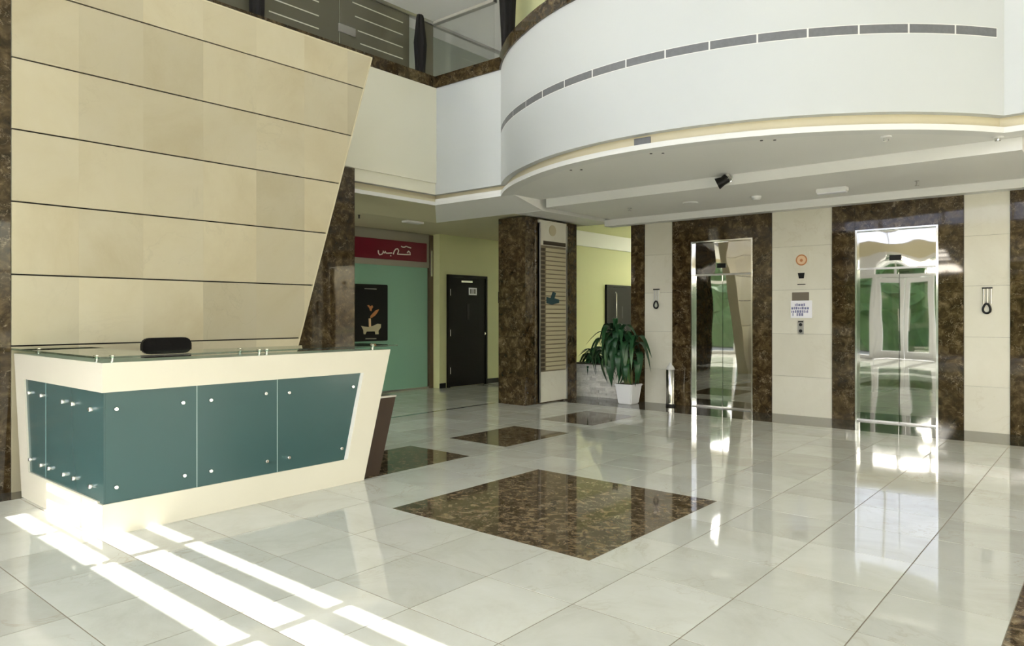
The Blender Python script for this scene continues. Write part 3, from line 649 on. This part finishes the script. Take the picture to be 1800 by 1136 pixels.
def hanger(x, z, label):
    h = empty('wall_dispenser', (x, EY, z), label, 'wall dispenser', 'small tube-and-drop dispensers on the cream panels')
    box('bracket', (x - .05, x + .05), (EY - .012, EY), (z + .12, z + .30), M['cream_panel'], h, bevel=.003)
    for dx in (-.035, 0, .035): MB().tube([(x + dx, EY - .02, z + .10), (x + dx, EY - .02, z + .28)], .008).build('tube', M['brushed'], h, smooth=True)
    box('top_bar', (x - .05, x + .05), (EY - .03, EY - .008), (z + .275, z + .29), M['black'], h)
    vs = []; n = 20
    ring = [(x - .005 + .035 * math.sin(a) * (1 - .3 * math.cos(a)), EY - .022, z + .05 + .055 * math.cos(a)) for a in [2 * PI * k / n for k in range(n + 1)]]
    MB().tube(ring, .012, 8).build('drop_loop', M['black'], h, smooth=True)
hanger(-5.37, 1.45, 'tube-and-drop wall dispenser above the ash bin')
hanger(-1.14, 1.37, 'tube-and-drop wall dispenser on the far right cream panel')

# ------------------------------------------------------------------ ash bin, potted plant, planter
ab = empty('ash_bin', (-5.05, 9.60, 0), 'slim steel ash bin standing against the elevator wall', 'ash bin')
MB().lathe((-5.05, 9.60, 0.0), [(.068, 0), (.068, .03)], 24).build('base', M['black'], ab, smooth=True)
MB().lathe((-5.05, 9.60, 0.03), [(.062, 0), (.062, .50), (.058, .505)], 28).build('body', M['bin_steel'], ab, smooth=True)
MB().lathe((-5.05, 9.60, 0.535), [(.062, 0), (.060, .02), (.045, .05), (.022, .075), (.014, .10), (.004, .105)], 24).build('domed_top', plain('pale_grey_sand_top', (.6, .6, .58), .7), ab, smooth=True)

def leaf_mesh(name, L, W, droop, mat, seg=8):
    vs, fs = [], []
    for i in range(seg + 1):
        t = i / seg; wd = W * (math.sin(PI * min(1, t * .92 + .08)) ** .75) * (1 - .25 * t)
        a = droop * t * t; x = L * (t - .25 * a * t); z = L * (.55 * t - a * t * .75)
        vs += [(x, -wd / 2, z + wd * .22), (x, 0, z), (x, wd / 2, z + wd * .22)]
    for i in range(seg):
        b = i * 3; fs += [(b, b + 1, b + 4, b + 3), (b + 1, b + 2, b + 5, b + 4)]
    me = bpy.data.meshes.new(name); me.from_pydata(vs, [], fs); me.materials.append(mat)
    for p in me.polygons: p.use_smooth = True
    return me
LM = [leaf_mesh('leaf', .50, .14, 1.7, M['leaf']), leaf_mesh('leaf', .44, .15, 2.0, M['leaf']), leaf_mesh('leaf', .46, .11, 1.2, M['leaf']), leaf_mesh('leaf', .40, .115, 2.1, M['leaf_light'])]
def leaf(parent, p, az, pitch, sc, k):
    o = bpy.data.objects.new('leaf', LM[k]); COL.objects.link(o); WO[o.name] = Vector(p)
    o.parent = parent; o.location = Vector(p) - origin_of(parent)
    o.rotation_euler = (0, -pitch, az); o.scale = (sc,) * 3
pp = empty('potted_plant', (-5.72, 9.50, 0), 'broad-leaved green plant in a square white pot', 'potted plant')
def frustum(name, c, b, t, h, mat, parent, bev=0):
    vs = [(c[0] + sx * b, c[1] + sy * b, c[2]) for sy in (-1, 1) for sx in (-1, 1)] + [(c[0] + sx * t, c[1] + sy * t, c[2] + h) for sy in (-1, 1) for sx in (-1, 1)]
    return MB().add(vs, [(0, 2, 3, 1), (4, 5, 7, 6), (0, 1, 5, 4), (2, 6, 7, 3), (0, 4, 6, 2), (1, 3, 7, 5)]).build(name, mat, parent, bevel=bev)
frustum('pot', (-5.68, 9.46, 0), .115, .150, .285, M['pot'], pp, .012)
frustum('pot_rim', (-5.68, 9.46, .27), .155, .157, .028, M['pot'], pp, .006)
frustum('soil', (-5.68, 9.46, .286), .135, .135, .016, M['soil'], pp)
random.seed(11)
canes = [((-5.70, 9.46), (-5.86, 9.38), 1.12, 46), ((-5.64, 9.48), (-5.56, 9.38), .92, 34), ((-5.70, 9.42), (-6.0, 9.36), .92, 36), ((-5.66, 9.44), (-5.74, 9.32), 1.02, 36)]
for (bx, by), (tx, ty), h, n in canes:
    MB().tube([(bx, by, .30), ((bx * .6 + tx * .4), (by + ty) / 2, .3 + (h - .3) * .5), (tx, ty, h)], [.02, .018, .015], 8).build('cane', M['cane'], pp, smooth=True)
    for k in range(n):
        q = k / n; az = k * 2.4 + random.uniform(-.3, .3); zz_ = h - .36 * (1 - q) + .04
        f = 1 - .0 * q; sc = random.uniform(.72, 1.02) * (.85 if q > .8 else 1)
        if math.sin(az) > 0.1: sc *= .55
        leaf(pp, (tx + (bx - tx) * .4 * (1 - q), ty, zz_), az, -.35 + 1.15 * q * q + random.uniform(-.25, .2), sc, random.choice([0, 0, 1, 1, 1, 2, 3]))
# stone-clad planter
pt = empty('stone_planter', (-6.3, 10.2, 0), 'low planter clad in rough pale stone strips behind the potted plant', 'planter')
box('core', (-7.05, -5.84), (9.84, 10.75), (0, .53), M['grey_floor'], pt)
random.seed(5)
z = 0.0; r = 0
while z < .525:
    h = min(.033 + .012 * random.random(), .53 - z); x = -7.05
    while x < -5.842:
        wd = min(.12 + .2 * random.random(), -5.842 - x)
        if -5.842 - x - wd < .05: wd = -5.842 - x
        d = .012 + .022 * random.random()
        piece('stone_strip', (x + .001, x + wd - .001), (9.84 - d, 9.84), (z + .001, z + h - .001), M['ledge'], pt); x += wd
    z += h
box('soil', (-7.0, -5.88), (9.90, 10.70), (.53, .545), M['soil'], pt)
box('coping', (-7.06, -5.842), (9.80, 9.90), (.53, .555), M['grey_floor'], pt)
def bush(x, y, n, sc, label):
    f = empty('planter_fern', (x, y, .545), label, 'plant', 'plants in the stone planter')
    for k in range(n):
        az = k * 2.4; q = k / n
        leaf(f, (x + .03 * math.cos(az), y + .03 * math.sin(az), .55 + .10 * q), az, .0 + 1.15 * q, sc * random.uniform(.75, 1.0) * (.8 if math.sin(az) < -.3 else 1), random.choice([0, 1, 2]))
bush(-6.68, 10.02, 56, .76, 'bushy dark green plant at the column end of the stone planter')
bush(-6.32, 10.12, 30, .60, 'smaller dark green plant in the stone planter beside the potted plant')

# ------------------------------------------------------------------ ceiling fittings
def disc(name, x, y, z, prof, mat, label, cat, group=None):
    return MB().lathe((x, y, z), [(r, -h) for r, h in prof], 20).build(name, mat, None, label, cat, group, smooth=True)
wf2 = plain('white_fitting', (.82, .82, .80), .4)
for x, y, l in [(-1.60, 7.13, 'small round spotlight in the soffit near the right end of the curve'), (-0.83, 7.80, 'small round spotlight in the soffit at the far right')]:
    sp = disc('spotlight', x, y, Z1, [(.045, 0), (.045, .012), (.03, .014)], wf2, l, 'spotlight', 'soffit spotlights')
    MB().lathe((x, y, Z1 - .014), [(.026, 0), (.026, -.022), (.02, -.026)], 16).build('lamp', M['chrome'], sp)
for i, (x, y, l) in enumerate([(-4.61, 6.56, 'pair of tiny dark holes in the soffit, leftmost'), (-3.52, 6.41, 'pair of tiny dark holes in the soffit under the small grille'), (-2.47, 6.59, 'pair of tiny dark holes in the soffit, rightmost')]):
    e = empty('fixing_holes', (x, y, Z1), l, 'fixing', 'fixing holes in the soffit')
    for dx in (-.05, .05): MB().lathe((x + dx, y + dx * .6, Z1 + .002), [(.014, 0), (.014, -.004)], 10).build('hole', M['black'], e)
disc('sprinkler', -5.22, 8.73, 2.84, [(.03, 0), (.03, .006), (.010, .008), (.010, .03), (.022, .033), (.022, .037)], M['brushed'], 'small sprinkler head near the left end of the lobby ceiling', 'sprinkler', 'ceiling sprinklers')
disc('sprinkler', -1.71, 9.01, 2.84, [(.024, 0), (.024, .006), (.009, .008), (.009, .05), (.02, .053), (.02, .058)], M['brushed'], 'small sprinkler head on the lobby ceiling towards the right elevator', 'sprinkler', 'ceiling sprinklers')
disc('downlight', -4.34, 8.81, 2.84, [(.10, 0), (.10, .014), (.085, .02)], wf2, 'flat white round light on the lobby ceiling', 'light')
disc('smoke_detector', -3.48, 8.88, 2.84, [(.062, 0), (.062, .02), (.045, .045), (.03, .05)], wf2, 'domed white smoke detector on the lobby ceiling', 'smoke detector')
el = empty('emergency_light', (-2.56, 8.86, 2.84), 'white box emergency light on the lobby ceiling', 'light')
box('housing', (-2.74, -2.40), (8.83, 8.93), (2.79, 2.84), wf2, el, bevel=.006)
box('diffuser', (-2.73, -2.41), (8.835, 8.925), (2.776, 2.79), M['paper'], el, bevel=.004)
sl = empty('ceiling_spot', (-3.45, 7.86, 2.90), 'black ceiling spotlight with shiny head hanging at the white ceiling step', 'spotlight')
MB().lathe((-3.42, 7.87, 2.96), [(.03, 0), (.03, -.03), (.045, -.04), (.05, -.06)], 14).build('mount', M['brushed'], sl, smooth=True)
MB().tube([(-3.43, 7.87, 2.91), (-3.46, 7.84, 2.88), (-3.52, 7.82, 2.85)], [.055, .05, .07], 14).build('head', M['black'], sl, smooth=True)
MB().tube([(-3.41 + .055 * math.cos(a), 7.86, 2.905 + .05 * math.sin(a)) for a in [k * PI / 8 - PI / 2 for k in range(9)]], .007).build('yoke', M['chrome'], sl, smooth=True)
hl = box('hall_light', (-8.56, -8.42), (7.45, 7.80), (2.79, 2.82), wf2, None, 'white box light on the hall ceiling in front of the shop sign', 'light', bevel=.005)
disc('hall_sprinkler', -8.55, 6.62, 2.82, [(.02, 0), (.02, .006), (.01, .008), (.01, .05), (.018, .053)], M['black'], 'small dark sprinkler head on the hall ceiling', 'sprinkler')

# ------------------------------------------------------------------ entrance facade behind the camera, added side glazing, outdoors
fa = empty('window_2', (-3, -4.0, 0), kind='structure', label='white-framed entrance glazing', cat='window')
FY = -4.0
xs = [-12.0, -10.02, -8.57, -7.11, -5.66, -4.0, -2.75, -1.3, 0.15, 1.6, 3.05, 4.4]
for x in xs: box('mullion', (x - .035, x + .035), (FY - .05, FY + .05), (0, 2.55), M['frame_white'], fa)
for x in [-5.03, -4.21, -2.75, -1.3, 0.15, 1.6, 3.05]: box('mullion', (x - .03, x + .03), (FY - .012, FY + .012), (2.55, 3.19), M['frame_white'], fa)
box('sun_blocking_panel', (-6.7, -5.66), (FY - .05, FY + .05), (2.55, 3.36), M['frame_white'], fa)  # unseen panel added to cut off the sun stripes at their left end
for z0, z1 in ((2.45, 2.55), (2.944, 2.998), (3.083, 3.142), (3.192, 3.36)): box('transom', (-12 if z0 < 2.6 else -5.66, 4.4), (FY - .006, FY + .006), (z0, z1), M['frame_white'], fa)
box('bottom_rail', (-12, -5.66), (FY - .04, FY + .04), (0, .12), M['frame_white'], fa)
box('bottom_rail', (-4.0, 4.4), (FY - .04, FY + .04), (0, .12), M['frame_white'], fa)
for a, b in zip(xs[:-1], xs[1:]):
    if a == -5.66: continue
    box('pane', (a + .035, b - .035), (FY - .005, FY + .005), (.12, 2.45), M['door_glass'], fa)
box('clerestory_pane', (-12, -6.7), (FY - .003, FY + .003), (2.55, 3.19), M['glass'], fa)
box('clerestory_pane', (-5.66, 4.4), (FY - .003, FY + .003), (2.55, 3.19), M['glass'], fa)
ed = empty('door_3', (-4.83, FY, 0), kind='structure', label='white-framed double glass entrance door', cat='door')
for a, b in ((-5.62, -4.84), (-4.82, -4.04)):
    MB().box((a, a + .10), (FY - .03, FY + .03), (0.01, 2.44)).box((b - .10, b), (FY - .03, FY + .03), (0.01, 2.44)).box((a + .1, b - .1), (FY - .03, FY + .03), (0.01, .24)).box((a + .1, b - .1), (FY - .03, FY + .03), (2.30, 2.44)).build('leaf_frame', M['frame_white'], ed)
    box('leaf_glass', (a + .1, b - .1), (FY - .005, FY + .005), (.24, 2.30), M['door_glass'], ed)
    MB().tube([((a + b) / 2 + (.25 if a < -5 else -.25), FY + .07, .9), ((a + b) / 2 + (.25 if a < -5 else -.25), FY + .07, 1.5)], .015).build('pull_handle', M['chrome'], ed)
mb = MB().box((-12.2, 4.6), (FY - .2, FY + .05), (3.36, 3.9)).box((-12.2, 4.6), (FY - .2, FY + .05), (7.6, 8.0))
mb.build('wall_front', M['cream_paint'], kind='structure')
wu = empty('added_upper_window', (-3, FY, 3.9), kind='structure', label='frosted upper glazing added over the entrance to light the lobby', cat='window')  # upper glazing added as a soft light source for the lobby
for k in range(11): box('mullion', (-12 + k * 1.64 - .03, -12 + k * 1.64 + .03), (FY - .08, FY + .05), (3.9, 7.6), M['frame_white'], wu)
for k in range(10):
    for z0, z1 in ((3.9, 5.73), (5.77, 7.6)): box('frosted_pane', (-12 + k * 1.64 + .03, -12 + (k + 1) * 1.64 - .03), (FY - .006, FY), (z0, z1), M['frosted'] if 1 < k < 9 else M['glass'], wu)  # clear end bays added so unseen sun patches bounce light inside
box('transom', (-12, 4.4), (FY - .06, FY + .03), (5.73, 5.77), M['frame_white'], wu)
box('added_sun_blocker', (-6.7, 1.1), (-5.35, FY - .06), (2.855, 2.913), M['white'], kind='structure')  # unseen slab added to block the sun short of the floor stripes
wr = empty('added_side_window', (4.45, 2.0, 0), kind='structure', label='side glazing added to light the lobby', cat='window')  # unseen glazing added to fill the lobby with sky light
for y in [-4.0 + 1.6 * k for k in range(8)]: box('mullion', (4.40, 4.50), (y - .03, y + .03), (0, 3.3), M['frame_white'], wr)
for z in (0, 2.2, 3.24): box('transom', (4.40, 4.50), (-4.0, 7.4), (z, z + .06), M['frame_white'], wr)
box('pane', (4.44, 4.45), (-4.0, 7.4), (0.06, 3.24), M['warming_glass'], wr)
box('wall_right_upper', (4.40, 4.6), (-4.2, 7.4), (3.3, 8.0), M['cream_white'], kind='structure')
box('wall_right', (4.40, 4.6), (7.4, 17.5), (0, 8.0), M['white'], kind='structure')
box('wall_end', (-5.65, 4.4), (17.5, 17.7), (0, 8.0), M['white'], kind='structure')
box('wall_corridor_left', (-12.2, -9.66), (17.5, 17.7), (0, 8.0), M['white'], kind='structure')
box('wall_over_corridor', (-9.66, -5.65), (17.5, 17.7), (3.62, 8.0), M['white'], kind='structure')
box('ground', (-60, 60), (-60, 70), (-0.30, -0.125), M['paving'], kind='structure')
nb = empty('added_bounce_building', (-8, 26, -.1), 'unseen pale facade added to bounce sun into the corridor window', 'building')  # unseen reflector added to brighten the corridor and hall
box('facade', (-22, 6), (26, 27), (-.12, 11), M['hall_ceiling'], nb)
for k in range(6):
    for z in (1.2, 4.4, 7.6): box('window', (-20 + k * 4.2, -18.4 + k * 4.2), (25.97, 26), (z, z + 1.5), M['shop_glass'], nb)
tag(box('lawn', (-50, 40), (-40, -17), (-0.125, -0.10), M['grass']), kind='structure')
random.seed(21)
bm = bmesh.new()
bmesh.ops.create_grid(bm, x_segments=90, y_segments=24, size=0.5)
for v in bm.verts:
    t = v.co.y + .5; a = t * PI
    v.co = Vector((v.co.x * 44, -1.0 * math.cos(a) + random.uniform(-.25, .25), 2.9 * math.sin(a) ** .5 + random.uniform(-.25, .25) * (0 < t < 1)))
me = bpy.data.meshes.new('hedge'); bm.to_mesh(me); bm.free(); me.materials.append(M['foliage'])
tag(link('hedge', me, (-6, -12.5, -.1), None), 'long clipped green hedge outside the entrance', 'hedge', kind='stuff')
def tree(x, y, h, r, label, seed):
    random.seed(seed)
    t = empty('tree', (x, y, -.1), label, 'tree', 'trees outside the entrance')
    MB().tube([(x, y, -.1), (x + .1, y, h * .35), (x, y + .1, h * .6)], [.16, .12, .08]).build('trunk', M['bark'], t, smooth=True)
    bm = bmesh.new()
    for k in range(16):
        a = random.uniform(0, 2 * PI); q = random.uniform(0, .75) * r; c = Vector((x + q * math.cos(a), y + q * math.sin(a), h * .62 + random.uniform(-.32, .38) * h * .75))
        bmesh.ops.create_icosphere(bm, subdivisions=2, radius=random.uniform(.3, .5) * r, matrix=Matrix.Translation(c - Vector((x, y, h * .4))))
    for v in bm.verts: v.co += Vector((random.uniform(-1, 1), random.uniform(-1, 1), random.uniform(-1, 1))) * .10 * r
    me = bpy.data.meshes.new('crown'); bm.to_mesh(me); bm.free(); me.materials.append(M['foliage'])
    link('crown', me, (x, y, h * .4), t)
for k, (x, y, h, r) in enumerate([(-4.2, -17.5, 5.0, 1.9), (-8.6, -17.8, 5.2, 2.0), (-13.0, -18, 5.4, 2.2), (0.6, -18, 5.0, 1.9), (5.2, -17.5, 5.2, 2.1), (-18, -18, 5.6, 2.4)]):
    tree(x, y, h, r, ['leafy tree straight outside the entrance door', 'leafy tree left of the entrance door', 'leafy tree outside the far left glazing', 'leafy tree right of the entrance door', 'leafy tree outside the far right glazing', 'tallest leafy tree at the left end'][k], k)
